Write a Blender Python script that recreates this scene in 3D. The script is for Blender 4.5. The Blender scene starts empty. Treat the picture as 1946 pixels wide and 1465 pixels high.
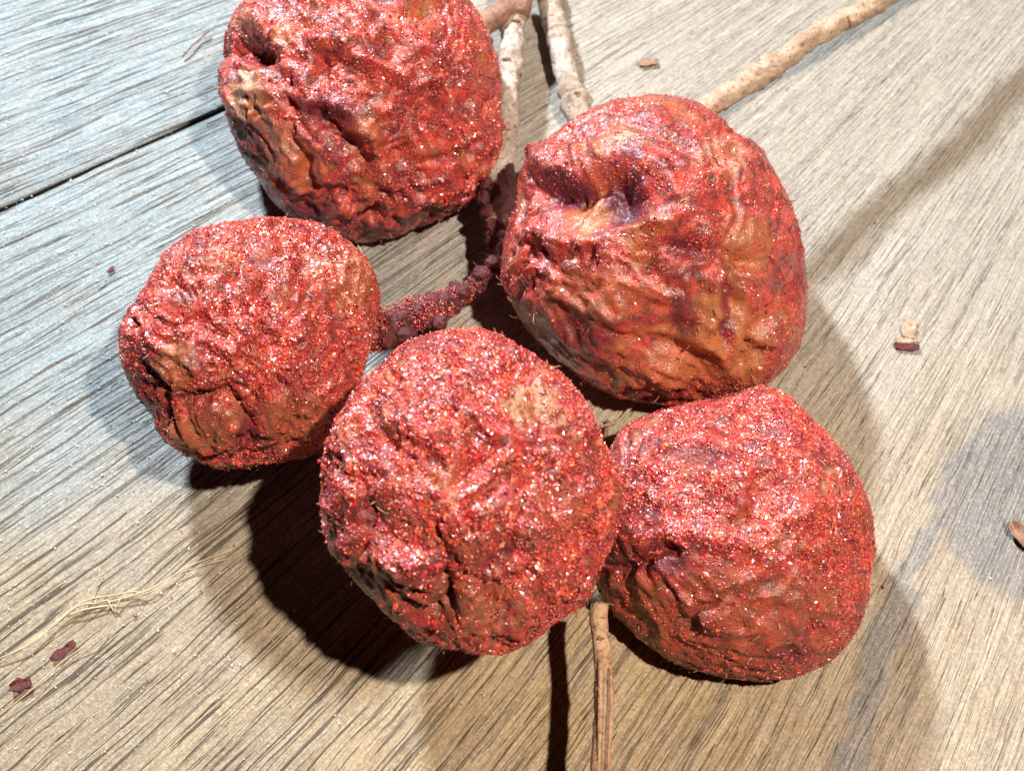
import bpy, bmesh, math, random
import numpy as np
from mathutils import Vector

random.seed(7)
RNG = np.random.default_rng(11)
SC = bpy.context.scene
COL = SC.collection

# ------------------------------------------------------------------ camera
FPX, W, H = 2300.0, 1946.0, 1465.0
PITCH = math.radians(64)
SP, CP = math.sin(PITCH), math.cos(PITCH)
DIST = 0.205
CAM = np.array([0.0, -DIST * CP, DIST * SP])
RT = np.array([1.0, 0, 0])
UP = np.array([0.0, SP, CP])
FW = np.array([0.0, CP, -SP])

cd = bpy.data.cameras.new('camera')
cam = bpy.data.objects.new('camera', cd)
COL.objects.link(cam)
cam.location = CAM
cam.rotation_euler = (math.pi / 2 - PITCH, 0, 0)
cd.sensor_width = 36.0
cd.lens = 36.0 * FPX / W
cd.clip_start, cd.clip_end = 0.01, 20.0
cd.dof.use_dof = True
cd.dof.focus_distance = 0.178
cd.dof.aperture_fstop = 36
SC.camera = cam

# ------------------------------------------------------------------ light
wd = bpy.data.worlds.new('World')
SC.world = wd
wd.use_nodes = True
wd.node_tree.nodes['Background'].inputs[0].default_value = (0.9, 0.8, 0.85, 1)
wd.node_tree.nodes['Background'].inputs[1].default_value = 0.002

ld = bpy.data.lights.new('lamp', 'POINT')
ld.energy = 13.0
ld.color = (1.0, 0.86, 0.71)
ld.shadow_soft_size = 0.008
lamp = bpy.data.objects.new('lamp', ld)
LD = np.array([0.37, -0.20, 1.0])
lamp.location = LD / np.linalg.norm(LD) * 0.50
COL.objects.link(lamp)

lb = bpy.data.lights.new('cool_lamp', 'POINT')
lb.energy = 27
lb.color = (0.84, 0.93, 1.0)
lb.shadow_soft_size = 0.022
lamp_b = bpy.data.objects.new('cool_lamp', lb)
LB = np.array([-0.52, 1.0, 1.0])
lamp_b.location = LB / np.linalg.norm(LB) * 0.58
COL.objects.link(lamp_b)

SC.view_settings.view_transform = 'Standard'
SC.view_settings.look = 'None'
SC.view_settings.exposure = 0.18
SC.view_settings.gamma = 1.0
SC.cycles.max_bounces = 6
SC.cycles.sample_clamp_indirect = 4.0


# ------------------------------------------------------------------ maths
def ray(px, py):
    return FW + RT * ((px - W / 2) / FPX) + UP * ((H / 2 - py) / FPX)


def at(px, py, h=0.0):
    """point of the scene seen at a pixel of the photograph, h above the table"""
    d = ray(px, py)
    t = (h - CAM[2]) / d[2]
    return CAM + d * t


def project(p):
    q = p - CAM
    z = q @ FW
    return np.stack([W / 2 + FPX * (q @ RT) / z, H / 2 - FPX * (q @ UP) / z], -1)


def depth_of(p):
    return float((np.asarray(p) - CAM) @ FW)


def _h(x, y, z, s):
    n = (x * 73856093) ^ (y * 19349663) ^ (z * 83492791) ^ (s * 2654435761)
    n = n & 0xFFFFFFFF
    n = ((n ^ (n >> 15)) * 2246822519) & 0xFFFFFFFF
    n = ((n ^ (n >> 13)) * 3266489917) & 0xFFFFFFFF
    return (n ^ (n >> 16)) & 0xFFFFFFFF


def perlin(p, seed=0):
    p = np.asarray(p, float)
    i = np.floor(p).astype(np.int64)
    f = p - i
    u = f * f * f * (f * (f * 6 - 15) + 10)
    out = 0
    for dx in (0, 1):
        for dy in (0, 1):
            for dz in (0, 1):
                h = _h(i[:, 0] + dx, i[:, 1] + dy, i[:, 2] + dz, seed)
                g = np.stack([(h & 1023), (h >> 10) & 1023, (h >> 20) & 1023], -1) / 511.5 - 1
                d = g[:, 0] * (f[:, 0] - dx) + g[:, 1] * (f[:, 1] - dy) + g[:, 2] * (f[:, 2] - dz)
                w = (u[:, 0] if dx else 1 - u[:, 0]) * (u[:, 1] if dy else 1 - u[:, 1]) * (u[:, 2] if dz else 1 - u[:, 2])
                out = out + d * w
    return out * 1.15


def fbm(p, octv=4, seed=0, gain=0.5):
    a, r, t = 1.0, 0, 0
    for k in range(octv):
        r = r + a * perlin(p * 2 ** k + 17.3 * k, seed + k)
        t += a
        a *= gain
    return r / t * 1.6


def sstep(a, b, x):
    t = np.clip((x - a) / (b - a), 0, 1)
    return t * t * (3 - 2 * t)


def seg_dist(p, pts):
    """distance of 2-D points to a polyline"""
    best = np.full(len(p), 1e9)
    pts = np.asarray(pts, float)
    if len(pts) == 1:
        return np.linalg.norm(p - pts[0], axis=1)
    for a, b in zip(pts[:-1], pts[1:]):
        ab = b - a
        t = np.clip(((p - a) @ ab) / (ab @ ab), 0, 1)
        best = np.minimum(best, np.linalg.norm(p - (a + t[:, None] * ab), axis=1))
    return best


# ------------------------------------------------------------------ objects
def tag(o, label=None, cat=None, group=None, kind=None):
    for k, v in (('label', label), ('category', cat), ('group', group), ('kind', kind)):
        if v:
            o[k] = v
    return o


def empty(name, loc):
    o = bpy.data.objects.new(name, None)
    o.location = [float(v) for v in loc]
    o.empty_display_size = 0.005
    COL.objects.link(o)
    return o


def mesh_obj(name, verts, faces, mat, parent=None, smooth=True):
    """world-space vertices -> one mesh object, local to its parent"""
    verts = np.asarray(verts, np.float64)
    off = np.array(parent_loc(parent))
    me = bpy.data.meshes.new(name)
    v = (verts - off).astype(np.float32)
    if isinstance(faces, np.ndarray):
        n, k = faces.shape
        me.vertices.add(len(v))
        me.vertices.foreach_set('co', v.ravel())
        me.loops.add(n * k)
        me.loops.foreach_set('vertex_index', faces.astype(np.int32).ravel())
        me.polygons.add(n)
        me.polygons.foreach_set('loop_start', np.arange(0, n * k, k, dtype=np.int32))
        me.polygons.foreach_set('loop_total', np.full(n, k, np.int32))
        me.update(calc_edges=True)
        me.validate()
    else:
        me.from_pydata(v.tolist(), [], faces)
        me.update()
    if smooth:
        me.polygons.foreach_set('use_smooth', np.ones(len(me.polygons), bool))
    me.materials.append(mat)
    o = bpy.data.objects.new(name, me)
    COL.objects.link(o)
    if parent is not None:
        o.parent = parent
    return o


def parent_loc(p):
    l = np.zeros(3)
    while p is not None:
        l = l + np.array(p.location)
        p = p.parent
    return l


def color_attr(o, name, rgb):
    a = o.data.color_attributes.new(name, 'FLOAT_COLOR', 'POINT')
    c = np.ones((len(rgb), 4), np.float32)
    c[:, :3] = rgb
    a.data.foreach_set('color', c.ravel())


def ico(sub):
    bm = bmesh.new()
    bmesh.ops.create_icosphere(bm, subdivisions=sub, radius=1.0)
    bm.verts.ensure_lookup_table()
    v = np.array([x.co[:] for x in bm.verts])
    f = np.array([[q.index for q in x.verts] for x in bm.faces], np.int32)
    bm.free()
    return v, f


ICO1 = ico(1)
OCT = (np.array([[1, 0, 0], [-1, 0, 0], [0, 1, 0], [0, -1, 0], [0, 0, 1], [0, 0, -1.]]),
       np.array([[0, 2, 4], [2, 1, 4], [1, 3, 4], [3, 0, 4], [2, 0, 5], [1, 2, 5], [3, 1, 5], [0, 3, 5]], np.int32))
ICO7 = ico(7)


def grains_mesh(pos, size, seed=0, flat=None, nrm=None, tilt=.2):
    """many small rounded grains as one vertex / face array"""
    r = np.random.default_rng(seed)
    v0, f0 = OCT
    n = len(pos)
    sc = r.uniform(0.5, 1.35, (n, 1, 3)) * np.asarray(size).reshape(-1, 1, 1)
    q = r.normal(size=(n, 4))
    q /= np.linalg.norm(q, axis=1, keepdims=True)
    w, x, y, z = q.T
    if nrm is not None:                           # flakes lying nearly flat on the surface
        t = nrm + r.normal(size=(n, 3)) * tilt
        t /= np.linalg.norm(t, axis=1, keepdims=True)
        a1 = np.cross(t, r.normal(size=(n, 3)))
        a1 /= np.linalg.norm(a1, axis=1, keepdims=True)
        Rf = np.stack([a1, np.cross(t, a1), t], -1)
        sc = np.where(flat[:, None, None], sc * np.array([1.3, 1.3, .17]), sc)
    R = np.stack([1 - 2 * (y * y + z * z), 2 * (x * y - z * w), 2 * (x * z + y * w),
                  2 * (x * y + z * w), 1 - 2 * (x * x + z * z), 2 * (y * z - x * w),
                  2 * (x * z - y * w), 2 * (y * z + x * w), 1 - 2 * (x * x + y * y)], -1).reshape(n, 3, 3)
    if nrm is not None:
        R = np.where(flat[:, None, None], Rf, R)
    v = v0[None] * sc * (1 + r.uniform(-.3, .3, (n, len(v0), 1)))
    v = np.einsum('nij,nkj->nki', R, v)
    v = v + np.asarray(pos)[:, None]
    f = f0[None] + (np.arange(n) * len(v0))[:, None, None]
    return v.reshape(-1, 3), f.reshape(-1, 3)


def sample_surface(v, f, weight, n, rng):
    a, b, c = v[f[:, 0]], v[f[:, 1]], v[f[:, 2]]
    fn = np.cross(b - a, c - a)
    ar = np.linalg.norm(fn, axis=1) + 1e-18
    fn = fn / ar[:, None]
    w = ar * weight[f].mean(1)
    cum = np.cumsum(w)
    idx = np.clip(np.searchsorted(cum, rng.uniform(0, cum[-1], n)), 0, len(f) - 1)
    r1, r2 = np.sqrt(rng.uniform(size=n)), rng.uniform(size=n)
    p = a[idx] * (1 - r1)[:, None] + b[idx] * (r1 * (1 - r2))[:, None] + c[idx] * (r1 * r2)[:, None]
    return p, fn[idx]


def spline(pts, step):
    pts = [np.asarray(p, float) for p in pts]
    P = [2 * pts[0] - pts[1]] + pts + [2 * pts[-1] - pts[-2]]
    out, tt = [], []
    for i in range(1, len(P) - 2):
        n = max(2, int(np.linalg.norm(P[i + 1][:3] - P[i][:3]) / step))
        for k in range(n):
            t = k / n
            out.append(.5 * (2 * P[i] + (P[i + 1] - P[i - 1]) * t + (2 * P[i - 1] - 5 * P[i] + 4 * P[i + 1] - P[i + 2]) * t * t
                             + (3 * P[i] - P[i - 1] - 3 * P[i + 1] + P[i + 2]) * t ** 3))
    out.append(P[-2])
    return np.array(out)


def tube(path_r, sides=20, rough=0.12, seed=3, freq=500.0, nodes=()):
    """knobbly tube: path rows are x, y, z, radius"""
    p, r = path_r[:, :3], path_r[:, 3]
    t = np.gradient(p, axis=0)
    t /= np.linalg.norm(t, axis=1, keepdims=True)
    n0 = np.cross(t[0], [0.3, 0.2, 1.0])
    n0 /= np.linalg.norm(n0)
    N = []
    for k in range(len(p)):
        n0 = n0 - t[k] * (n0 @ t[k])
        n0 /= np.linalg.norm(n0)
        N.append(n0.copy())
    N = np.array(N)
    B = np.cross(t, N)
    a = np.arange(sides) / sides * 2 * math.pi
    d = N[:, None] * np.cos(a)[None, :, None] + B[:, None] * np.sin(a)[None, :, None]
    v = p[:, None] + d * r[:, None, None]
    flat = v.reshape(-1, 3)
    disp = fbm(flat * freq, 3, seed) * rough + perlin(flat * freq * 0.25, seed + 5) * rough * 0.8
    v = p[:, None] + d * (r[:, None] * (1 + disp.reshape(len(p), sides)))[:, :, None]
    v = v.reshape(-1, 3)
    f = []
    for i in range(len(p) - 1):
        for j in range(sides):
            j2 = (j + 1) % sides
            f.append((i * sides + j, i * sides + j2, (i + 1) * sides + j2, (i + 1) * sides + j))
    f.append(tuple(range(sides))[::-1])
    f.append(tuple((len(p) - 1) * sides + j for j in range(sides)))
    return v, f


# ------------------------------------------------------------------ materials
class NT:
    def __init__(self, name):
        self.m = bpy.data.materials.new(name)
        self.m.use_nodes = True
        self.t = self.m.node_tree
        self.b = self.t.nodes['Principled BSDF']

    def n(self, typ, **kw):
        x = self.t.nodes.new(typ)
        for k, v in kw.items():
            setattr(x, k, v)
        return x

    def link(self, a, b):
        self.t.links.new(a, b)

    def val(self, sock, v):
        if hasattr(v, 'links'):
            self.link(v, sock)
        else:
            sock.default_value = v

    def noise(self, vec, scale, detail=4, rough=0.55, dist=0.0):
        x = self.n('ShaderNodeTexNoise')
        self.val(x.inputs['Vector'], vec)
        x.inputs['Scale'].default_value = scale
        x.inputs['Detail'].default_value = detail
        x.inputs['Roughness'].default_value = rough
        x.inputs['Distortion'].default_value = dist
        return x.outputs['Fac']

    def ramp(self, fac, stops, interp='LINEAR'):
        x = self.n('ShaderNodeValToRGB')
        self.link(fac, x.inputs[0])
        cr = x.color_ramp
        cr.interpolation = interp
        while len(cr.elements) < len(stops):
            cr.elements.new(0.5)
        for e, (p, c) in zip(cr.elements, stops):
            e.position = p
            e.color = (c, c, c, 1) if isinstance(c, (int, float)) else (*c, 1)
        return x.outputs[0]

    def mix(self, fac, a, b, mode='MIX'):
        x = self.n('ShaderNodeMix', data_type='RGBA', blend_type=mode)
        self.val(x.inputs[0], fac)
        for s, v in ((x.inputs[6], a), (x.inputs[7], b)):
            self.val(s, (*v, 1) if isinstance(v, tuple) else v)
        return x.outputs[2]

    def math(self, op, a, b=0.0):
        x = self.n('ShaderNodeMath', operation=op)
        self.val(x.inputs[0], a)
        self.val(x.inputs[1], b)
        return x.outputs[0]

    def scalevec(self, vec, s):
        x = self.n('ShaderNodeMapping')
        self.link(vec, x.inputs[0])
        x.inputs['Scale'].default_value = s
        return x.outputs[0]

    def bump(self, height, dist, strength=1.0, normal=None):
        x = self.n('ShaderNodeBump')
        self.link(height, x.inputs['Height'])
        x.inputs['Distance'].default_value = dist
        x.inputs['Strength'].default_value = strength
        if normal is not None:
            self.link(normal, x.inputs['Normal'])
        return x.outputs[0]


def rind_material(name, red, orange, maroon, pale, rough, bumpd, coat):
    k = NT(name)
    oc = k.n('ShaderNodeTexCoord').outputs['Object']
    at_ = k.n('ShaderNodeAttribute', attribute_name='tint')
    sep = k.n('ShaderNodeSeparateColor')
    k.link(at_.outputs['Color'], sep.inputs[0])
    n1 = k.noise(oc, 420, 5, 0.6)
    n2 = k.noise(oc, 1500, 4, 0.65)
    c = k.mix(k.ramp(n1, [(.38, 0.0), (.62, 1.0)]), red, maroon)
    c = k.mix(k.math('MULTIPLY', k.ramp(n2, [(.42, 0.0), (.62, 1.0)]), .45), c, orange)
    c = k.mix(sep.outputs[0], c, orange)
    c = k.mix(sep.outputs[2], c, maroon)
    pl = k.mix(k.ramp(n2, [(.4, 0.0), (.6, 1.0)]), pale, orange)
    c = k.mix(sep.outputs[1], c, pl)
    k.link(c, k.b.inputs['Base Color'])
    k.link(k.ramp(k.noise(oc, 700, 3), [(.35, rough - .08), (.65, rough + .14)]), k.b.inputs['Roughness'])
    k.b.inputs['Coat Weight'].default_value = coat
    k.b.inputs['Coat Roughness'].default_value = 0.27
    k.link(k.bump(k.noise(oc, 1700, 3, .6), .00025), k.b.inputs['Coat Normal'])
    n = k.bump(k.noise(oc, 900, 5, 0.65, 0.8), bumpd, 1.0)
    n = k.bump(k.noise(oc, 3300, 4, 0.65), bumpd * 0.6, 1.0, n)
    k.b.inputs['IOR'].default_value = 1.42
    k.link(n, k.b.inputs['Normal'])
    return k.m


def grain_material(name, stops, rough, spec):
    k = NT(name)
    g = k.n('ShaderNodeNewGeometry').outputs['Random Per Island']
    oc = k.n('ShaderNodeTexCoord').outputs['Object']
    patch = k.ramp(k.noise(oc, 230, 4, .6), [(.40, 0.), (.60, 1.)])
    fleck = k.ramp(k.noise(oc, 900, 3, .6), [(.45, 0.), (.60, 1.)])
    c = k.mix(k.math('MULTIPLY', patch, .62), k.ramp(g, stops), (.16, .004, .028))
    c = k.mix(k.math('MULTIPLY', fleck, .28), c, (.66, .10, .03))
    k.link(c, k.b.inputs['Base Color'])
    rr = k.math('FRACT', k.math('MULTIPLY', g, 37.7))
    k.link(k.ramp(rr, [(.0, rough), (.5, rough + .1), (1., rough + .3)]), k.b.inputs['Roughness'])
    k.b.inputs['Specular IOR Level'].default_value = spec
    k.b.inputs['IOR'].default_value = 1.76
    k.b.inputs['Subsurface Weight'].default_value = 0.0
    return k.m


RED = (.58, .036, .032)
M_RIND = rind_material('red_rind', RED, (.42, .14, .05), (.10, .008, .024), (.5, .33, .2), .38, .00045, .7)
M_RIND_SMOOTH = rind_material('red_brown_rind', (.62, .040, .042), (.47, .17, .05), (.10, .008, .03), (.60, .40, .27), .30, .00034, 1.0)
M_GRAIN = grain_material('red_powder', [(0., (.14, .006, .014)), (.2, (.50, .010, .026)), (.55, (.82, .038, .040)), (.85, (.88, .15, .04)), (1., (.78, .30, .16))], .22, 1.0)
M_GRAIN_DARK = grain_material('dark_red_powder', [(0., (.09, .006, .01)), (.4, (.26, .016, .018)), (.85, (.42, .05, .03)), (1., (.5, .2, .12))], .22, .7)

kf = NT('plant_fibre')
kf.b.inputs['Base Color'].default_value = (.5, .26, .15, 1)
kf.b.inputs['Roughness'].default_value = .6
M_FIBRE = kf.m
ks = NT('straw')
kg = ks.n('ShaderNodeNewGeometry').outputs['Random Per Island']
ks.link(ks.ramp(kg, [(0., (.50, .36, .21)), (.6, (.58, .44, .28)), (1., (.36, .2, .11))]), ks.b.inputs['Base Color'])
ks.b.inputs['Roughness'].default_value = .5
M_STRAW = ks.m


def bark_material(name, pale, mid, dark, bumpd=.0005):
    k = NT(name)
    oc = k.n('ShaderNodeTexCoord').outputs['Object']
    n1 = k.noise(oc, 260, 5, .65)
    n2 = k.noise(oc, 1300, 4, .65, .5)
    c = k.mix(k.ramp(n1, [(.40, 0.), (.62, 1.)]), pale, mid)
    c = k.mix(k.ramp(n2, [(.53, 0.), (.66, .8)]), c, dark)
    k.link(c, k.b.inputs['Base Color'])
    k.b.inputs['Roughness'].default_value = .6
    n = k.bump(k.noise(oc, 800, 5, .65, .4), bumpd, 1.0)
    n = k.bump(k.noise(oc, 3200, 3, .6), bumpd * .4, 1.0, n)
    k.link(n, k.b.inputs['Normal'])
    return k.m


M_BARK_GREY = bark_material('grey_bark', (.52, .46, .40), (.34, .25, .19), (.20, .09, .05))
M_BARK_TAN = bark_material('tan_bark', (.50, .38, .28), (.37, .24, .155), (.22, .09, .045))
M_BARK_BROWN = bark_material('brown_bark', (.36, .21, .14), (.25, .12, .08), (.10, .04, .03))
M_KNOB = bark_material('dark_knob', (.14, .024, .024), (.075, .014, .018), (.025, .006, .010), .0006)
M_SPLIT = bark_material('split_wood', (.62, .40, .25), (.48, .26, .15), (.2, .09, .06))
M_SCAR = bark_material('leaf_scar', (.34, .19, .10), (.26, .13, .07), (.10, .04, .02))


# ------------------------------------------------------------------ tabletop
FAN = at(2650, -800)[:2]                      # the planks taper towards this point
V0 = at(880, 760)[:2] - FAN
R0 = float(np.linalg.norm(V0))
A0 = math.atan2(V0[1], V0[0])


def polar(p):
    d = p[:, :2] - FAN
    r = np.linalg.norm(d, axis=1)
    a = np.arctan2(d[:, 1], d[:, 0])
    a = (a - A0 + math.pi) % (2 * math.pi) - math.pi
    return r, a


def wood_material():
    k = NT('weathered_wood')
    uv = k.n('ShaderNodeUVMap', uv_map='grain').outputs[0]
    oc = k.n('ShaderNodeTexCoord').outputs['Object']
    st = k.n('ShaderNodeAttribute', attribute_name='light_tone')
    sep = k.n('ShaderNodeSeparateColor')
    k.link(st.outputs['Color'], sep.inputs[0])
    # waviness of the grain
    wob = k.n('ShaderNodeMixRGB', blend_type='ADD')
    nz = k.n('ShaderNodeTexNoise')
    k.link(k.scalevec(uv, (60, 160, 1)), nz.inputs['Vector'])
    nz.inputs['Scale'].default_value = 1.0
    sub = k.n('ShaderNodeVectorMath', operation='MULTIPLY_ADD')
    k.link(nz.outputs['Color'], sub.inputs[0])
    sub.inputs[1].default_value = (.0, .0016, 0)
    k.link(uv, sub.inputs[2])
    u2 = sub.outputs[0]
    band = k.noise(k.scalevec(u2, (14, 330, 1)), 1.0, 3, .55)
    fib = k.noise(k.scalevec(u2, (34, 2100, 1)), 1.0, 4, .62)
    fine = k.noise(k.scalevec(u2, (170, 5200, 1)), 1.0, 2, .6)
    pore = k.noise(k.scalevec(u2, (34, 1700, 1)), 1.0, 2.0, .5)
    pore2 = k.noise(k.scalevec(u2, (45, 2300, 7)), 1.0, 2.0, .5)
    pm = k.ramp(pore, [(.59, 0.), (.625, 1.)])
    pm2 = k.ramp(pore2, [(.605, 0.), (.65, 1.)])
    pit = k.math('MAXIMUM', pm, k.math('MULTIPLY', pm2, .7))
    tan = k.mix(k.ramp(band, [(.35, 0.), (.65, 1.)]), (.47, .305, .105), (.35, .22, .073))
    neu = k.mix(k.ramp(band, [(.35, 0.), (.65, 1.)]), (.45, .41, .355), (.355, .315, .265))
    sil = k.mix(k.ramp(band, [(.35, 0.), (.65, 1.)]), (.26, .37, .425), (.205, .29, .34))
    c = k.mix(sep.outputs[0], neu, tan)
    c = k.mix(sep.outputs[1], c, sil)
    c = k.mix(sep.outputs[2], c, (.145, .15, .16))  # painted grey shadow
    br = k.n('ShaderNodeAttribute', attribute_name='stain')
    sb = k.n('ShaderNodeSeparateColor')
    k.link(br.outputs['Color'], sb.inputs[0])
    blot = k.noise(oc, 90, 5, .6)
    c = k.mix(k.math('MULTIPLY', k.ramp(blot, [(.42, 0.), (.68, 1.)]), .28), c, (.36, .31, .28))
    c = k.mix(k.ramp(fib, [(.3, .0), (.5, .6), (.72, 1.)]), k.mix(k.math('ADD', .13, k.math('MULTIPLY', sb.outputs[1], .40)), c, (.2, .16, .12), 'MULTIPLY'), k.mix(.10, c, (.85, .82, .78)))
    c = k.mix(k.math('MULTIPLY', k.ramp(fine, [(.35, 1.), (.55, 0.)]), .30), c, (.12, .09, .065))
    spk = k.noise(oc, 2300, 4, .75)
    c = k.mix(k.math('MULTIPLY', k.ramp(spk, [(.36, 1.), (.5, 0.)]), .38), c, (.14, .105, .075))
    c = k.mix(k.math('MULTIPLY', k.ramp(spk, [(.5, 0.), (.66, 1.)]), .30), c, (.78, .68, .54))
    c = k.mix(k.math('MULTIPLY', pit, sb.outputs[1]), c, (.085, .065, .045))
    k.link(c, k.b.inputs['Base Color'])
    k.link(k.ramp(fib, [(.3, .55), (.7, .34)]), k.b.inputs['Roughness'])
    k.b.inputs['Specular IOR Level'].default_value = .45
    hgt = k.math('SUBTRACT', k.math('MULTIPLY', fib, 1.0), k.math('MULTIPLY', pit, 1.1))
    n = k.bump(hgt, .00045, 1.0)
    n = k.bump(fine, .00012, 1.0, n)
    n = k.bump(k.noise(oc, 2600, 3, .6), .00010, 1.0, n)
    k.link(n, k.b.inputs['Normal'])
    return k.m


M_WOOD = wood_material()
ku = NT('dark_underside')
ku.b.inputs['Base Color'].default_value = (.03, .022, .016, 1)
M_UNDER = ku.m

table = empty('tabletop', (0, 0, 0))
tag(table, kind='structure')

_, sa = polar(np.array([at(0, 400), at(430, 197)]))
SEAM = float(sa.mean())                       # the open seam at the left of the picture
PW = 0.088 / R0 * 3.0


def tone_masks(v):
    q = project(v)
    nx = fbm(v * np.array([60, 60, 1.]), 4, 31)
    x, y = q[:, 0] + nx * 130, q[:, 1] + nx * 130
    tanw = sstep(700, 1220, y + 0.10 * x) * .95 * (1 - .55 * sstep(1250, 1750, x))  # tan and silvery wood, with the lamps' warm and cool light painted in
    silv = (1 - sstep(250, 980, x)) * (1 - .75 * sstep(620, 1150, y))
    r, a = polar(v)
    n2 = fbm(np.stack([r * 90, a * R0 * 500, 0 * r], -1), 3, 5)
    n3 = fbm(v * np.array([220., 220, 1]), 3, 77)
    qx, qy = q[:, 0] + n3 * 26 + n2 * 14, q[:, 1] + n3 * 26 + n2 * 14
    q2 = np.stack([qx, qy], -1)
    # grey shadow painted into the plank colour, and its streak along the grain below
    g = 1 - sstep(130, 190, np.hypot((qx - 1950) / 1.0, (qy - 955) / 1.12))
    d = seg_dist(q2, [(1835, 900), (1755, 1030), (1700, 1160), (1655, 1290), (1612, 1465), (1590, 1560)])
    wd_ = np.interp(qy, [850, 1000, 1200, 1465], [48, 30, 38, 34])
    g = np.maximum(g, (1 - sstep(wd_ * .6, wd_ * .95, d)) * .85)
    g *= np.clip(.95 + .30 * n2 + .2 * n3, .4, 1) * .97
    pore = np.clip(.14 + .86 * (1 - sstep(500, 1050, q[:, 0])) * (1 - .35 * sstep(600, 1200, q[:, 1])) + .40 * sstep(900, 1250, q[:, 1]) * (1 - sstep(1300, 1700, q[:, 0])), 0, 1)
    return np.stack([tanw, silv, g], -1), np.stack([0 * pore, pore, 0 * pore], -1)


def plank(a1, a2, gap, res_r, res_a, r1, r2):
    rr = np.linspace(r1, r2, res_r)
    e = np.array([0, .0006, .0015, .003])
    inner = np.linspace(a1 + .003, a2 - .003, res_a)[1:-1]
    aa = np.concatenate([a1 + e / R0 * 1.0, inner, a2 - e[::-1] / R0]) if res_a > 2 else np.linspace(a1, a2, 8)
    aa = np.sort(aa)
    na = len(aa)
    R_, A_ = np.meshgrid(rr, aa, indexing='ij')
    R_, A_ = R_.ravel(), A_.ravel()
    side = np.minimum(A_ - a1, a2 - A_) * R_
    wav = perlin(np.stack([R_ * 260, np.where(A_ - a1 < a2 - A_, 0., 9.), 0 * R_], -1), 3)
    wav2 = perlin(np.stack([R_ * 45, np.where(A_ - a1 < a2 - A_, 3., 19.), 0 * R_], -1), 4)
    edge = np.exp(-side / .0009)
    sgn = np.where(A_ - a1 < a2 - A_, 1., -1.)
    A2 = A_ + sgn * edge * (gap * (.5 + .25 * wav + .5 * wav2)) / np.maximum(R_, .01)
    x = FAN[0] + R_ * np.cos(A2 + A0)
    y = FAN[1] + R_ * np.sin(A2 + A0)
    z = -edge ** 2 * .00055 + perlin(np.stack([R_ * 40, A_ * R0 * 90, 0 * R_], -1), 8) * .00018 - .0002
    v = np.stack([x, y, z], -1)
    i = np.arange(res_r - 1)[:, None] * na + np.arange(na - 1)[None]
    i = i.ravel()
    f = np.stack([i, i + na, i + na + 1, i + 1], -1)
    # skirts and underside
    lo = v.copy()
    lo[:, 2] = -.012
    n0 = len(v)
    ring = ([k for k in range(na)] + [k * na + na - 1 for k in range(1, res_r)]
            + [(res_r - 1) * na + k for k in range(na - 2, -1, -1)] + [k * na for k in range(res_r - 2, 0, -1)])
    rl = lo[ring]
    vv = np.concatenate([v, rl])
    m = len(ring)
    j = np.arange(m)
    sk = np.stack([np.array(ring), np.array(ring)[(j + 1) % m], n0 + (j + 1) % m, n0 + j], -1)
    ff = np.concatenate([f[:, ::-1], sk[:, ::-1]])
    o = mesh_obj('plank', vv, ff, M_WOOD, table)
    o.data.materials.append(M_UNDER)              # grime on the plank's edges
    mi = np.zeros(len(o.data.polygons), np.int32)
    mi[len(f):] = 1
    o.data.polygons.foreach_set('material_index', mi)
    sm_ = np.ones(len(mi), bool)
    sm_[len(f):] = False
    o.data.polygons.foreach_set('use_smooth', sm_)
    wm, sm = tone_masks(np.concatenate([v, v[ring]]))
    color_attr(o, 'light_tone', np.clip(wm, 0, 1))
    color_attr(o, 'stain', np.clip(sm, 0, 1))
    uvl = o.data.uv_layers.new(name='grain')
    r, a = polar(vv)
    li = np.empty(len(o.data.loops), np.int32)
    o.data.loops.foreach_get('vertex_index', li)
    uvs = np.stack([r[li], a[li] * R0], -1).astype(np.float32)
    uvl.data.foreach_set('uv', uvs.ravel())
    return o


RMIN, RMAX = R0 * .22, R0 * 2.3
_, aseam = polar(np.array([at(0, 400)]))
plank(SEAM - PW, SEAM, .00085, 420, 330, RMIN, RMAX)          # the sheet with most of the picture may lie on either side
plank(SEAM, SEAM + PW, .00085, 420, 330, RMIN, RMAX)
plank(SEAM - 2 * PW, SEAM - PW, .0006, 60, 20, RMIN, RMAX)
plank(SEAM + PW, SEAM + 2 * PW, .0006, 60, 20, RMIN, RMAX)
ub = []
for r_ in (RMIN, RMAX):
    for a_ in (SEAM - 2.1 * PW, SEAM + 2.1 * PW):
        ub.append((FAN[0] + r_ * math.cos(a_ + A0), FAN[1] + r_ * math.sin(a_ + A0), -.0125))
mesh_obj('underboard', ub, [(0, 1, 3, 2)], M_UNDER, table, False)

# ------------------------------------------------------------------ dried fruits
OUT1 = [(953, 270), (948, 190), (945, 130), (915, 50), (880, 0), (840, -32), (760, -52), (660, -50), (560, -22), (470, 25), (432, 70), (427, 180),
        (448, 250), (490, 330), (545, 405), (600, 440), (680, 456), (740, 450), (800, 425), (850, 400), (905, 370), (940, 320)]
OUT2 = [(528, 418), (600, 425), (660, 460), (700, 500), (718, 560), (712, 620), (690, 690), (672, 765), (645, 830), (575, 872), (500, 878), (430, 885),
        (370, 865), (310, 830), (295, 790), (265, 740), (245, 680), (240, 635), (270, 580), (305, 520), (320, 490), (370, 445), (440, 425)]
OUT3 = [(1000, 275), (1040, 270), (1090, 235), (1150, 205), (1250, 190), (1330, 205), (1390, 260), (1440, 290), (1475, 360), (1510, 430), (1520, 500),
        (1527, 590), (1515, 660), (1470, 720), (1420, 742), (1330, 760), (1250, 765), (1160, 745), (1080, 695), (1000, 620), (965, 560), (950, 520),
        (958, 470), (985, 390), (995, 320)]
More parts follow.
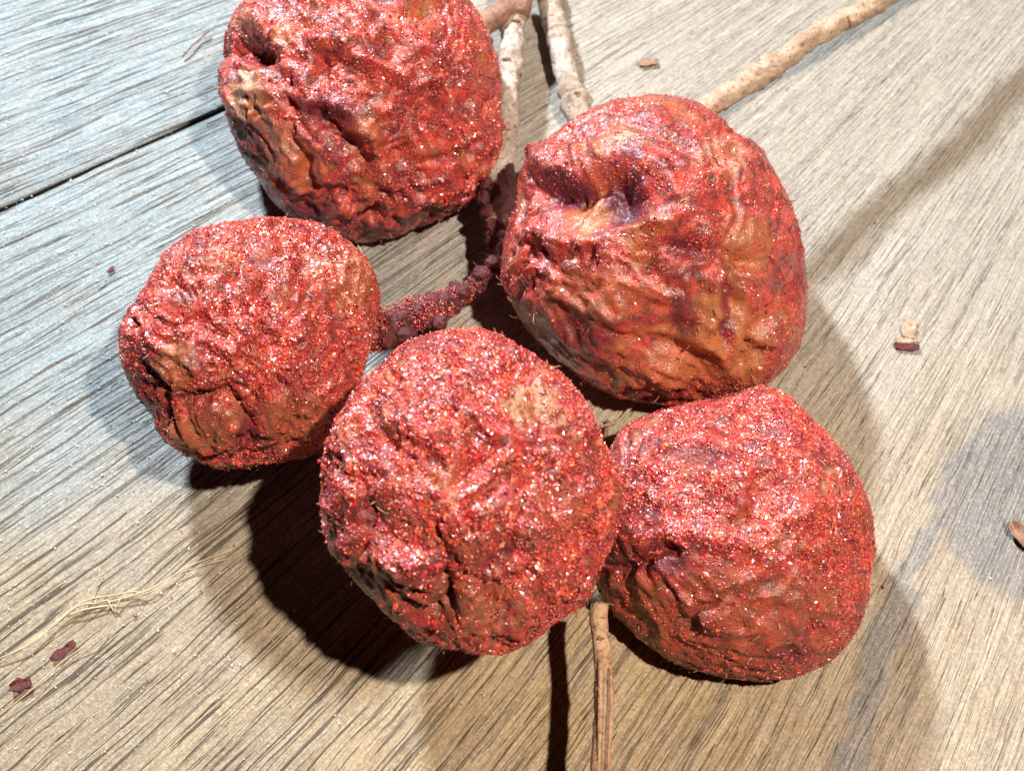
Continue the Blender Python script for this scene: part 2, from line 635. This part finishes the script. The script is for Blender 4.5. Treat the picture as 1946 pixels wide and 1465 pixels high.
OUT4 = [(930, 630), (1000, 670), (1060, 710), (1110, 770), (1150, 850), (1180, 930), (1165, 1010), (1135, 1080), (1110, 1140), (1050, 1170), (1000, 1215),
        (940, 1230), (860, 1220), (780, 1190), (710, 1130), (660, 1070), (625, 1000), (618, 930), (630, 840), (660, 770), (720, 700), (780, 650), (850, 633)]
OUT5 = [(1480, 742), (1540, 800), (1600, 870), (1632, 930), (1650, 1040), (1640, 1090), (1620, 1180), (1570, 1240), (1500, 1275), (1400, 1283), (1310, 1265),
        (1240, 1230), (1180, 1180), (1140, 1120), (1125, 1050), (1135, 960), (1155, 870), (1182, 815), (1240, 788), (1300, 772), (1360, 758), (1410, 745), (1450, 733)]

IV, IF = ICO7
FRUITS = []


def outline_radius(outline, c, th):
    o = np.asarray(outline, float) - np.asarray(c, float)
    ang = np.arctan2(-o[:, 1], o[:, 0])
    rad = np.hypot(o[:, 0], o[:, 1])
    s = np.argsort(ang)
    ang, rad = ang[s], rad[s]
    ang = np.concatenate([ang - 2 * math.pi, ang, ang + 2 * math.pi])
    rad = np.concatenate([rad] * 3)
    g = np.linspace(-math.pi, math.pi, 361)
    rg = np.interp(g, ang, rad)
    kk = np.array([1, 3, 4, 3, 1.]) / 12
    rg = np.convolve(np.concatenate([rg[-3:-1], rg, rg[1:3]]), kk, 'valid')
    return np.interp(th, g, rg)


def fruit(label, c, outline, hk, seed, wr, wf, strokes, tints, bare, ngr, gsz, rind, grain, depthk=.95, fib=160, base=True, tilt=.15):
    th0 = np.linspace(-math.pi, math.pi, 90)
    rm = float(outline_radius(outline, c, th0).mean())
    d = ray(*c)
    # height of the centre = hk radii; radius in metres follows from the distance
    t = CAM[2] / (hk * rm / FPX - d[2])
    cen = CAM + d * t
    s = t / FPX                                    # metres per photograph pixel at the centre
    vw = -d / np.linalg.norm(d)
    rt = np.cross(UP, vw)
    rt /= np.linalg.norm(rt)
    up = np.cross(vw, rt)
    a, b, cc = IV.T
    sn = np.hypot(a, b)
    th = np.arctan2(b, a)
    ro = outline_radius(outline, c, th)
    re = rm + (ro - rm) * sstep(.25, .98, sn)
    base_v = cen + (rt * (a * re)[:, None] + up * (b * re)[:, None]) * s + vw * (cc * rm * depthk * s)[:, None]
    dirv = base_v - cen
    dirv /= np.linalg.norm(dirv, axis=1, keepdims=True)
    R = rm * s
    q = IV * wf
    warp = np.stack([fbm(q * .8 + 5, 2, seed + 1), fbm(q * .8 + 11, 2, seed + 2), fbm(q * .8 + 23, 2, seed + 3)], -1)
    q2 = q + warp * .75
    ridge = 1 - np.abs(perlin(q2 * 1.5, seed + 4)) * 2.2
    ridge2 = 1 - np.abs(perlin(q2 * 3.3 + 3, seed + 6)) * 2.2
    ridge3 = 1 - np.abs(perlin(q2 * 7.1 + 9, seed + 8)) * 2.2
    disp = wr * (.45 * fbm(q * .8, 3, seed + 9) + .46 * (ridge - .55) + .32 * (ridge2 - .55) + .13 * (ridge3 - .55) + .10 * fbm(q * 7, 3, seed + 12))
    disp = disp * (1 - .62 * sstep(.90, 1.0, sn))
    px = project(base_v)
    front = cc > -.15
    jit = np.stack([fbm(IV * 5, 3, seed + 20), fbm(IV * 5, 3, seed + 21)], -1) * 20
    for pts, wid, dep in strokes:
        dd = seg_dist(px + jit, pts)
        disp = disp + np.where(front, dep / rm * np.exp(-(dd / wid) ** 2), 0)
    v = base_v + dirv * (disp * R)[:, None]
    # flattened where it lies on the planks
    if base:
        z = v[:, 2]
        lim = .0012
        v[:, 2] = np.where(z < lim, .0002 + .0010 * np.exp((z - lim) / .004), z)
    tint = np.zeros((len(v), 3))
    m = fbm(IV * 2.6, 4, seed + 30)
    m2 = fbm(IV * 3.4, 4, seed + 33)
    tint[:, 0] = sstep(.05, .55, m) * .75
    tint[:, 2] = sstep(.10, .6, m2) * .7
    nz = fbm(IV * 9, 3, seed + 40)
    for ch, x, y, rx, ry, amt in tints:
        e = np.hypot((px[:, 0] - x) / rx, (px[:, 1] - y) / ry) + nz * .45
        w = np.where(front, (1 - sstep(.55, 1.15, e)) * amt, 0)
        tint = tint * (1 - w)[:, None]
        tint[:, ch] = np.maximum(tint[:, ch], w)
    low = cen[2] - R * .98
    loc = (cen[0], cen[1], max(0.0, low) if not base else 0.0)
    root = tag(empty('dried_fruit', loc), label, 'dried fruit', 'dried red fruits clustered on the planks')
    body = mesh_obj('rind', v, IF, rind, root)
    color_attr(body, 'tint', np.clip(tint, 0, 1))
    # powder
    rng = np.random.default_rng(seed + 100)
    clump = fbm(IV * 4.5, 4, seed + 50)
    fine = fbm(IV * 13, 3, seed + 55)
    den = np.clip(.55 + 1.0 * clump + .8 * fine, .03, 1.6)
    for x, y, rx, ry, amt in bare:
        e = np.hypot((px[:, 0] - x) / rx, (px[:, 1] - y) / ry) + nz * .35
        den = den * np.where(front, 1 - (1 - sstep(.6, 1.15, e)) * amt, 1)
    den = den * np.where(v[:, 2] < .0035, .15, 1) * np.where(cc < -.5, .3, 1)
    p, fn = sample_surface(v, IF, den, ngr, rng)
    size = gsz * s * np.clip(rng.lognormal(0, .38, ngr), .4, 2.1)
    p = p + fn * (size * .15)[:, None]
    gv, gf = grains_mesh(p, size, seed, rng.uniform(size=ngr) < .85, fn, tilt)
    g = mesh_obj('powder', gv, gf, grain, root)
    g['kind'] = 'stuff'
    g.data.polygons.foreach_set('use_smooth', np.repeat(rng.uniform(size=ngr) < .45, len(OCT[1])))
    # short torn fibres
    p, fn = sample_surface(v, IF, den * 0 + 1 + 1.5 * (np.abs(cc) < .35), fib, rng)
    L = rng.uniform(6, 20, fib) * s
    tang = np.cross(fn, rng.normal(size=(fib, 3)))
    tang /= np.linalg.norm(tang, axis=1, keepdims=True)
    tip = p + (fn * rng.uniform(.2, .9, (fib, 1)) + tang) * L[:, None]
    mid = (p + tip) / 2 + fn * L[:, None] * .15
    wv = np.cross(tang, fn) * (1.3 * s)
    fv = np.stack([p + wv, p - wv, p + fn * (1.5 * s), mid + wv * .7, mid - wv * .7, mid + fn * (1.2 * s), tip], 1).reshape(-1, 3)
    f0 = np.array([[0, 1, 4], [0, 4, 3], [1, 2, 5], [1, 5, 4], [2, 0, 3], [2, 3, 5], [3, 4, 6], [4, 5, 6], [5, 3, 6]])
    ff = (f0[None] + (np.arange(fib) * 7)[:, None, None]).reshape(-1, 3)
    x = mesh_obj('fibre', fv, ff, M_FIBRE, root)
    x['kind'] = 'stuff'
    FRUITS.append(dict(root=root, cen=cen, R=R, s=s))
    return root


# upper left: wrinkled like a walnut, hollow at its left shoulder
fruit('wrinkled dark red fruit at upper left with a dark hollow on its left shoulder', (690, 205), OUT1, .50, 3, .14, 2.0,
      [([(448, 80), (485, 95)], 28, -85), ([(440, 130), (520, 128), (560, 160)], 12, -14), ([(520, 95), (560, 165), (640, 200), (700, 255), (725, 330)], 20, 20),
       ([(560, 215), (620, 225), (690, 290)], 26, -9), ([(600, 75), (690, 100), (760, 145), (830, 150)], 15, 14), ([(650, 60), (740, 60), (830, 110)], 13, 12),
       ([(610, 110), (680, 135), (740, 175)], 13, -14), ([(760, 215), (810, 215), (840, 190)], 22, -18), ([(735, 205), (790, 232), (850, 215), (870, 170)], 12, 12),
       ([(580, 320), (585, 345)], 16, -22), ([(585, 365), (650, 365), (690, 380)], 10, -12), ([(800, 310), (880, 290)], 14, -14),
       ([(690, 410), (720, 398)], 18, -20), ([(640, 390), (760, 385), (850, 360)], 16, 12), ([(565, 40), (600, 45)], 18, -16), ([(700, 30), (790, 40)], 12, -13)],
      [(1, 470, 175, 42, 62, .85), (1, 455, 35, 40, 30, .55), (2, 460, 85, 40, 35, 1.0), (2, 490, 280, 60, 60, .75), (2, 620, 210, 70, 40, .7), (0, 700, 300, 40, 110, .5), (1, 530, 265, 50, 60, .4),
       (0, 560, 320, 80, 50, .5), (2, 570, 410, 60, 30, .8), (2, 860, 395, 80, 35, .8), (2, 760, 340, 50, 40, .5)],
      [(540, 330, 120, 90, .9), (470, 190, 60, 90, .9), (640, 240, 80, 60, .6), (720, 420, 170, 50, .75), (560, 400, 80, 60, .8)],
      36000, 1.55, M_RIND_SMOOTH, M_GRAIN, depthk=.9, tilt=.11)

# left
fruit('smallest red fruit at the left of the cluster, thickly dusted with fine bright powder', (480, 650), OUT2, 1.02, 23, .13, 2.1,
      [([(488, 535), (500, 600), (520, 655)], 12, -24), ([(540, 520), (575, 590), (560, 650)], 14, 12), ([(350, 760), (420, 745), (470, 800), (475, 850)], 15, -24),
       ([(360, 690), (430, 660), (470, 640)], 16, 12), ([(330, 610), (400, 600), (460, 585)], 12, -12), ([(470, 480), (440, 530)], 14, -12),
       ([(300, 740), (310, 790)], 22, -22), ([(560, 800), (560, 850)], 20, -14), ([(590, 450), (640, 520), (650, 600)], 14, -9)],
      [(0, 670, 530, 60, 80, .8), (0, 330, 690, 50, 55, .75), (0, 380, 820, 90, 50, .7), (0, 560, 800, 70, 70, .6), (2, 470, 830, 26, 50, .8), (2, 265, 720, 30, 90, .8), (1, 600, 500, 26, 40, .6),
       (1, 540, 545, 30, 50, .5), (0, 440, 790, 60, 30, .5)],
      [(345, 690, 55, 50, .7), (420, 820, 120, 45, .85), (560, 800, 80, 70, .75), (680, 530, 45, 70, .65), (280, 740, 40, 90, .7)],
      52000, 1.8, M_RIND, M_GRAIN, depthk=.9, fib=260)

# right, big and smoother, with a collapsed hollow
fruit('large shiny orange red fruit at upper right with a collapsed hollow in its face', (1240, 475), OUT3, .49, 41, .105, 1.7,
      [([(1045, 345), (1070, 360)], 36, -40), ([(1172, 350), (1182, 400)], 44, -52), ([(1100, 380), (1120, 420)], 40, -20), ([(1020, 330), (1090, 310), (1180, 290), (1260, 330), (1290, 400)], 28, 22),
       ([(1020, 445), (1110, 470), (1180, 425), (1270, 430)], 18, 20), ([(1240, 480), (1340, 470), (1420, 500)], 14, -14), ([(1270, 440), (1320, 430), (1330, 340)], 34, 16),
       ([(1330, 510), (1320, 600), (1290, 640)], 15, -13), ([(1390, 520), (1400, 600), (1385, 650)], 14, -14), ([(1365, 520), (1360, 620)], 12, 12),
       ([(1060, 530), (1140, 580), (1170, 600)], 14, 12), ([(1030, 480), (1080, 540), (1120, 570)], 14, -14), ([(1440, 660), (1420, 700)], 14, -22), ([(1440, 330), (1470, 430), (1490, 520)], 18, -9),
       ([(1100, 640), (1200, 690), (1300, 715)], 18, 10), ([(1290, 545), (1230, 520)], 14, -12), ([(1000, 300), (1010, 380)], 12, -14)],
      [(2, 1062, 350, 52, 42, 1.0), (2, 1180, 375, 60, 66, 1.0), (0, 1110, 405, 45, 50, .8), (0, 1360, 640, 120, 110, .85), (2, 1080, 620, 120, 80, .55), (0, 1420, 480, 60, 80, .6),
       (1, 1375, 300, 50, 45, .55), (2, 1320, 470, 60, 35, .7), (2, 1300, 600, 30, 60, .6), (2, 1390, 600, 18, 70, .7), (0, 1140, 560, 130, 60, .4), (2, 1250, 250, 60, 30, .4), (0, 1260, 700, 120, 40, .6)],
      [(1120, 390, 120, 70, .96), (1080, 620, 150, 110, .9), (1330, 640, 150, 110, .72), (1240, 560, 160, 80, .5), (1180, 270, 100, 50, .55), (1420, 420, 50, 200, .3)],
      30000, 1.35, M_RIND_SMOOTH, M_GRAIN, depthk=.92, fib=200, tilt=.10)

# front centre, raised above the others
fruit('raised red fruit at front centre, covered in the coarsest glittering granules', (895, 930), OUT4, 1.50, 67, .128, 2.0,
      [([(845, 1115), (850, 1150), (830, 1165)], 17, -34), ([(660, 1030), (740, 1060), (790, 1080)], 26, 14), ([(770, 1090), (830, 1080)], 20, 10), ([(780, 890), (860, 905), (930, 880)], 22, -16),
       ([(740, 800), (820, 830), (900, 800)], 22, 14), ([(820, 870), (760, 850)], 20, -12), ([(1000, 870), (1060, 960), (1060, 1040)], 20, -12), ([(900, 950), (960, 990), (1010, 1000)], 18, 12),
       ([(680, 900), (700, 980), (690, 1050)], 18, -16), ([(870, 660), (920, 700), (1000, 740)], 20, 10), ([(1100, 1010), (1120, 1030)], 26, -20), ([(900, 1100), (960, 1170)], 18, -12)],
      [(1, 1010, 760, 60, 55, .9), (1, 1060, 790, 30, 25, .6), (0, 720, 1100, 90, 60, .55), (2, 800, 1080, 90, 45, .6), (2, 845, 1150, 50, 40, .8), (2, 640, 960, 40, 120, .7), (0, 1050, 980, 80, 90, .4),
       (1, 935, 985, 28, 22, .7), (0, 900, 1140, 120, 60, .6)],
      [(1010, 760, 60, 50, .75), (760, 1130, 130, 75, .86), (860, 1165, 120, 50, .6), (680, 1010, 50, 90, .6), (950, 1150, 80, 60, .5)],
      44000, 2.5, M_RIND, M_GRAIN, depthk=.95, fib=260, base=False)

# lower right
fruit('red fruit at lower right with a plain lower half and a powdered top', (1390, 1010), OUT5, .37, 89, .085, 1.7,
      [([(1290, 905), (1370, 850), (1430, 780)], 20, -20), ([(1240, 890), (1280, 840), (1300, 810)], 12, 14), ([(1180, 1085), (1240, 1060), (1280, 1045)], 14, -17),
       ([(1310, 1190), (1330, 1160), (1360, 1150)], 9, -14), ([(1500, 980), (1560, 960)], 12, 10), ([(1530, 1060), (1580, 1090)], 10, -12), ([(1390, 900), (1420, 860), (1480, 850)], 22, 12),
       ([(1180, 1040), (1300, 1010), (1370, 1020)], 22, 12), ([(1630, 990), (1620, 1060)], 14, -10)],
      [(1, 1575, 920, 22, 30, .75), (2, 1200, 1000, 90, 120, .5), (0, 1400, 1180, 240, 110, .35), (0, 1200, 1130, 90, 50, .5), (2, 1340, 860, 90, 22, .7), (2, 1500, 1240, 60, 22, .6), (2, 1230, 1070, 70, 16, .8)],
      [(1360, 1160, 260, 130, .84), (1250, 1080, 120, 60, .7), (1520, 1200, 140, 100, .55), (1320, 880, 70, 40, .5)],
      42000, 1.9, M_RIND, M_GRAIN, depthk=.9, fib=220)


# ------------------------------------------------------------------ twigs
TWG = 'thin bark covered twigs under the fruits'


def path(rows, step=.0007):
    """rows: photo x, photo y, height in metres, radius in photo pixels"""
    out = []
    for x, y, h, r in rows:
        p = at(x, y, h)
        out.append((*p, r * depth_of(p) / FPX))
    return spline(out, step)


def scars(parent, pth, n, seed, mat):
    """leaf scars and torn bark flakes standing a little proud of the bark"""
    r = np.random.default_rng(seed)
    for i in range(n):
        k = int(r.uniform(.05, .95) * (len(pth) - 1))
        t = pth[min(k + 1, len(pth) - 1), :3] - pth[k - 1, :3]
        t /= np.linalg.norm(t)
        vdir = CAM - pth[k, :3]
        d = vdir / np.linalg.norm(vdir) + r.normal(size=3) * .6
        d -= t * (d @ t)
        d /= np.linalg.norm(d)
        sd = np.cross(t, d)
        rad = pth[k, 3]
        c = pth[k, :3] + d * rad * .98
        v0, f0 = ICO1
        sx = np.array([r.uniform(.10, .22), r.uniform(.35, .75), .13]) * rad
        v = c + (v0[:, :1] * sx[0]) * t + (v0[:, 1:2] * sx[1]) * sd + (v0[:, 2:] * sx[2]) * d
        mesh_obj('bark_scar', v, f0, mat, parent, False)


def twig(label, rows, mat, seed, nsc, sides=30, rough=.34, group=TWG):
    pth = path(rows)
    rb = np.random.default_rng(seed + 400)
    ln = np.cumsum(np.r_[0, np.linalg.norm(np.diff(pth[:, :3], axis=0), axis=1)])
    for _ in range(max(3, int(ln[-1] / .011))):          # swollen nodes where leaves once sat
        c_, w_n = rb.uniform(0, ln[-1]), rb.uniform(.0007, .0016)
        pth[:, 3] *= 1 + rb.uniform(.08, .24) * np.exp(-((ln - c_) / w_n) ** 2)
    wig = np.stack([fbm(np.stack([ln * 70, ln * 0 + j, ln * 0 + seed], -1), 2, seed + j) for j in range(3)], -1)
    pth[:, :3] += wig * np.array([1, 1, .5]) * .0007
    base = pth[len(pth) // 2, :3].copy()
    base[2] = 0
    root = tag(empty('twig', base), label, 'twig', group)
    v, f = tube(pth, sides, rough, seed, 650)
    mesh_obj('bark', v, f, mat, root)
    scars(root, pth, nsc, seed, M_SCAR)
    return root, pth


# twig between the two upper fruits, forked at the top, knobbly and powdered below
tw, pth = twig('pale grey forked twig between the two upper fruits, ending in a dark knobbly joint',
               [(985, -60, .008, 24), (978, 40, .008, 24), (968, 140, .008, 23), (962, 230, .008, 22), (957, 320, .0085, 23), (955, 390, .0090, 25), (951, 435, .0090, 24)], M_BARK_GREY, 5, 9)
pf = path([(985, 12, .009, 24), (950, 28, .010, 22), (905, 58, .011, 22), (870, 90, .011, 20)])
v, f = tube(pf, 18, .14, 8, 420)
mesh_obj('side_shoot', v, f, M_BARK_BROWN, tw)
pf = path([(1003, -60, .009, 19), (990, 5, .0095, 22), (983, 30, .009, 20)])
v, f = tube(pf, 18, .14, 9, 420)
mesh_obj('fork', v, f, M_BARK_BROWN, tw)
pk = path([(951, 395, .0075, 20), (944, 430, .0085, 25), (950, 465, .0085, 22), (942, 510, .008, 18), (900, 545, .0085, 19), (855, 575, .0095, 22), (810, 595, .011, 26), (765, 612, .012, 30), (715, 635, .0125, 30), (680, 650, .0125, 26)], .0003)
v, f = tube(pk, 40, .95, 13, 360)
o = mesh_obj('joint', v, f, M_KNOB, tw)
# buds and lumps of the joint
rg = np.random.default_rng(5)
for x, y, h, r_ in [(928, 352, .009, 15), (925, 378, .0095, 18), (938, 362, .011, 13), (930, 405, .0095, 17), (940, 430, .0095, 17), (935, 455, .009, 14), (915, 520, .010, 16), (935, 500, .010, 14),
                    (880, 555, .011, 15), (820, 570, .012, 17), (790, 590, .013, 17), (770, 640, .014, 17), (835, 615, .012, 15)]:
    c = at(x, y, h)
    s = depth_of(c) / FPX
    v0, f0 = ico(3)
    vv = v0 * (r_ * s) * (1 + .5 * fbm(v0 * 2.2 + r_ + x, 3, 4))[:, None]
    mesh_obj('bud', c + vv, f0, M_KNOB, tw)


def powder_on(parent, path_part, n, seed, gsz, mat, spread=1.0):
    r = np.random.default_rng(seed)
    k = r.integers(0, len(path_part), n)
    d = r.normal(size=(n, 3))
    d[:, 2] = np.abs(d[:, 2]) * 1.2
    d /= np.linalg.norm(d, axis=1, keepdims=True)
    p = path_part[k, :3] + d * (path_part[k, 3] * r.uniform(.95, 1.0 + .25 * spread, n))[:, None]
    gv, gf = grains_mesh(p, gsz * r.lognormal(0, .4, n), seed)
    g = mesh_obj('powder', gv, gf, mat, parent)
    g['kind'] = 'stuff'


half = int(len(pk) * .52)
powder_on(tw, pk[half:], 2600, 3, .00014, M_GRAIN_DARK, 1.5)
powder_on(tw, pk[half:], 1500, 8, .00016, M_GRAIN, 1.6)
powder_on(tw, pk[:half], 900, 4, .00014, M_GRAIN_DARK, .6)
n_ = 380
rq = np.random.default_rng(71)
kk_ = rq.integers(half - 40, len(pk), n_)
dd_ = rq.normal(size=(n_, 3))
dd_[:, 2] = np.abs(dd_[:, 2])
dd_ /= np.linalg.norm(dd_, axis=1, keepdims=True)
p0 = pk[kk_, :3] + dd_ * (pk[kk_, 3] * .9)[:, None]
p1 = p0 + (dd_ + rq.normal(size=(n_, 3)) * .6) * rq.uniform(.0004, .0016, (n_, 1))
sd_ = np.cross(p1 - p0, rq.normal(size=(n_, 3)))
sd_ /= np.linalg.norm(sd_, axis=1, keepdims=True)
up_ = np.cross(p1 - p0, sd_)
up_ /= np.linalg.norm(up_, axis=1, keepdims=True)
w0 = .00014
fv = np.stack([p0 + sd_ * w0, p0 - sd_ * w0, p0 + up_ * w0, p1], 1).reshape(-1, 3)
ff = (np.array([[0, 1, 2], [0, 1, 3], [1, 2, 3], [2, 0, 3]])[None] + (np.arange(n_) * 4)[:, None, None]).reshape(-1, 3)
x = mesh_obj('fibre', fv, ff, M_RIND, tw)
x['kind'] = 'stuff'
# second twig, to the right of it
tw2, p2 = twig('grey peeling twig running down behind the upper right fruit, right of the forked one',
               [(1032, -60, .0035, 19), (1046, 10, .0035, 20), (1060, 70, .0035, 21), (1072, 120, .0035, 21), (1090, 180, .0035, 21), (1106, 240, .0035, 21), (1122, 300, .0035, 20)], M_BARK_GREY, 25, 8)
pp = path([(1060, 66, .0037, 23), (1063, 76, .0037, 25), (1067, 88, .0037, 22)], .0004)
v, f = tube(pp, 20, .16, 4, 500)
mesh_obj('node', v, f, M_BARK_GREY, tw2)
pp = path([(1082, 164, .0037, 23), (1086, 176, .0038, 26), (1090, 190, .0037, 22)], .0004)
v, f = tube(pp, 20, .2, 6, 500)
mesh_obj('node', v, f, M_BARK_GREY, tw2)

# long twig towards the upper right corner
tw3, p3 = twig('long straight tan twig reaching from the upper right fruit to the top edge',
               [(1290, 250, .0238, 20), (1345, 208, .0236, 21), (1420, 160, .0230, 21), (1500, 103, .0224, 21), (1580, 52, .0218, 20), (1660, 10, .0212, 19), (1760, -50, .0202, 19), (1900, -130, .0165, 18), (2050, -220, .011, 18), (2250, -330, .0035, 17)], M_BARK_TAN, 45, 16)

# twig at the bottom edge
tw4, p4 = twig('short brown split twig standing out below the gap of the two lower fruits',
               [(1138, 1150, .0150, 16), (1142, 1210, .0155, 17), (1146, 1260, .0155, 18), (1148, 1330, .0155, 18), (1146, 1400, .0155, 19), (1143, 1470, .0155, 20), (1140, 1560, .0155, 20)], M_SPLIT, 65, 4, rough=.2)
for k_ in range(3):
    off = (-6, 2, 9)[k_]
    pp = path([(1146 + off, 1230 + 20 * k_, .0163, 4), (1147 + off, 1330, .0167, 5), (1144 + off * .8, 1420, .0167, 5), (1142 + off, 1500, .0166, 4)])
    v, f = tube(pp, 8, .25, 70 + k_, 500)
    mesh_obj('splinter', v, f, (M_SPLIT, M_BARK_TAN, M_BARK_BROWN)[k_], tw4)

# ------------------------------------------------------------------ small things on the planks


def chip(name, label, cat, x, y, L, Wd, Th, ang, mat, seed, curl=.3, h=0.0):
    """a curled flake of bark: bent plate with thickness (photo pixels)"""
    c = at(x, y, h)
    s = depth_of(c) / FPX
    n, m = 14, 7
    vs = []
    r = np.random.default_rng(seed)
    for side in (1, 0):
        for i in range(n):
            for j in range(m):
                u, w = i / (n - 1) * 2 - 1, j / (m - 1) * 2 - 1
                wid = Wd * (1 - .45 * u * u) * (1 + .2 * math.sin(5 * u + seed))
                z = curl * L * (w * w * .35 + .25 * u * u) + (Th if side else 0)
                vs.append((u * L, w * wid, z))
    v = np.array(vs)
    nn = fbm(v * .11 + seed, 3, seed) * Th * .9
    v[:, 2] += nn + Th * .4
    v[:, 2] -= v[:, 2].min() - .3
    v[:, 1] += fbm(v * .07 + 3 + seed, 2, seed) * Wd * .35
    ca, sa_ = math.cos(ang), math.sin(ang)
    v = np.stack([v[:, 0] * ca - v[:, 1] * sa_, v[:, 0] * sa_ + v[:, 1] * ca, v[:, 2]], -1) * s
    f = []
    o = n * m
    for i in range(n - 1):
        for j in range(m - 1):
            a = i * m + j
            f.append((a, a + m, a + m + 1, a + 1))
            f.append((o + a, o + a + 1, o + a + m + 1, o + a + m))
    bd = [j for j in range(m)] + [i * m + m - 1 for i in range(1, n)] + [(n - 1) * m + j for j in range(m - 2, -1, -1)] + [i * m for i in range(n - 2, 0, -1)]
    for k in range(len(bd)):
        a, b = bd[k], bd[(k + 1) % len(bd)]
        f.append((a, b, o + b, o + a))
    ob = mesh_obj(name, v + np.array([0, 0, 0]), f, mat)
    ob.location = c
    return tag(ob, label, cat)


chip('bark_chip', 'small brown bark chip on the pale plank right of the peeling twig', 'bark chip', 1231, 122, 19, 8, 3, .1, M_BARK_BROWN, 3, .15)
rt_ = tag(empty('bark_fragment', at(1728, 640)), 'torn tan bark fragment with a dark underside lying right of the two right fruits', 'bark fragment')
for x, y, L, Wd, ang, mat, sd in ((1722, 660, 24, 8, -.1, M_KNOB, 5), (1722, 648, 20, 7, .1, M_BARK_TAN, 6), (1727, 626, 21, 14, 1.3, M_BARK_TAN, 8)):
    ob = chip('flake', None, None, x, y, L, Wd, 1.6, ang, mat, sd, .3)
    ob.location = Vector(ob.location) - Vector(rt_.location)
    ob.parent = rt_
chip('bark_chip', 'curled dark bark chip on the painted grey shadow at the right edge', 'bark chip', 1936, 1020, 30, 14, 4, 2.1, M_BARK_BROWN, 12, .9)
chip('bark_chip', 'tiny black speck of bark on the silvery plank left of the fruits', 'bark chip', 212, 514, 8, 4, 3, .9, M_KNOB, 13, .3)
chip('bark_chip', 'dark brown bud scale at the lower left corner beside the straw', 'bark chip', 42, 1302, 19, 12, 6, .3, M_KNOB, 15, .7)
chip('seed_husk', 'dark purple sliver of husk lying across the straw at lower left', 'husk', 122, 1238, 26, 9, 3, .75, M_KNOB, 16, .3)
chip('red_crumb', 'orange red crumb just left of the smallest fruit', 'crumb', 315, 490, 10, 5, 3, .1, M_RIND, 17, .4)
chip('red_crumb', 'pinkish crumb in the black shadow under the smallest fruit', 'crumb', 411, 886, 7, 5, 4, .5, M_RIND, 18, .4, .004)


def strand(rows, mat, parent, seed, r_px=2.2, name='strand'):
    pth = path([(x, y, .0006 + .0004 * (i % 2), r_px) for i, (x, y) in enumerate(rows)], .0009)
    v, f = tube(pth, 6, .2, seed, 400)
    return mesh_obj(name, v, f, mat, parent)


st = tag(empty('straw_wisp', at(190, 1140)), 'wisp of dry straw fibres lying on the tan plank at lower left', 'straw')
for i, rows in enumerate(([(0, 1252), (50, 1225), (100, 1190), (150, 1150), (200, 1145), (270, 1125), (310, 1105), (360, 1075), (440, 1045)],
                          [(-20, 1258), (60, 1222), (120, 1170), (165, 1140), (230, 1128), (260, 1118)], [(140, 1160), (165, 1130), (185, 1100), (190, 1080)],
                          [(170, 1150), (205, 1140), (215, 1160), (240, 1125), (280, 1128)], [(130, 1170), (160, 1158), (210, 1150), (222, 1152)],
                          [(-10, 1365), (60, 1310), (120, 1255), (180, 1215), (205, 1190)], [(230, 1140), (290, 1122), (340, 1090), (430, 1062)])):
    strand(rows, M_STRAW, st, 90 + i, (1.5, 1.3, 1.2, 1.4, 1.9, 1.1, 1.0)[i])
hr = strand([(347, 108), (362, 90), (378, 76), (398, 58)], M_BARK_BROWN, None, 3, 2.0, 'plant_hair')
tag(hr, 'short thin dark hair lying across the silvery plank beside the upper left fruit', 'plant hair')
cr = tag(empty('curled_peel', at(1180, 790)), 'pale curled strip of peel in the gap between the three right fruits', 'peel')
strand([(1132, 812), (1160, 806), (1180, 795), (1195, 778), (1204, 768), (1198, 776)], M_BARK_TAN, cr, 101, 3.5, 'strip')
strand([(1155, 800), (1150, 830), (1146, 850)], M_BARK_BROWN, cr, 102, 4, 'strip')

# spilled red powder and glinting dust
r = np.random.default_rng(77)
n = 520
cx, cy = r.uniform(250, 1700, n), r.uniform(380, 1350, n)
pts = np.array([at(a, b, .0001) for a, b in zip(cx, cy)])
gv, gf = grains_mesh(pts, np.full(n, .00010) * r.lognormal(0, .45, n), 9)
tag(mesh_obj('spilled_powder', gv, gf, M_GRAIN), 'red powder grains scattered on the planks round the fruits', 'powder', kind='stuff')
kd = NT('glinting_dust')
kd.b.inputs['Base Color'].default_value = (.82, .87, .9, 1)
kd.b.inputs['Roughness'].default_value = .16
kd.b.inputs['Specular IOR Level'].default_value = .8
M_DUST = kd.m
n = 15000
u = r.beta(1.0, 1.9, n) * 2200 - 150
w_ = r.uniform(-120, 1550, n)
keep = (r.uniform(size=n) < np.clip(1.15 - u / 900, .10, 1)) & (r.uniform(size=n) < np.clip(1.5 - w_ / 1100, .2, 1))
pts = np.array([at(a, b, .00002) for a, b in zip(u[keep], w_[keep])])
gv, gf = grains_mesh(pts, .000088 * np.clip(r.lognormal(0, .45, len(pts)), .4, 2.4), 19)
tag(mesh_obj('dust', gv, gf, M_DUST), 'glinting mineral dust scattered over the planks', 'dust', kind='stuff')
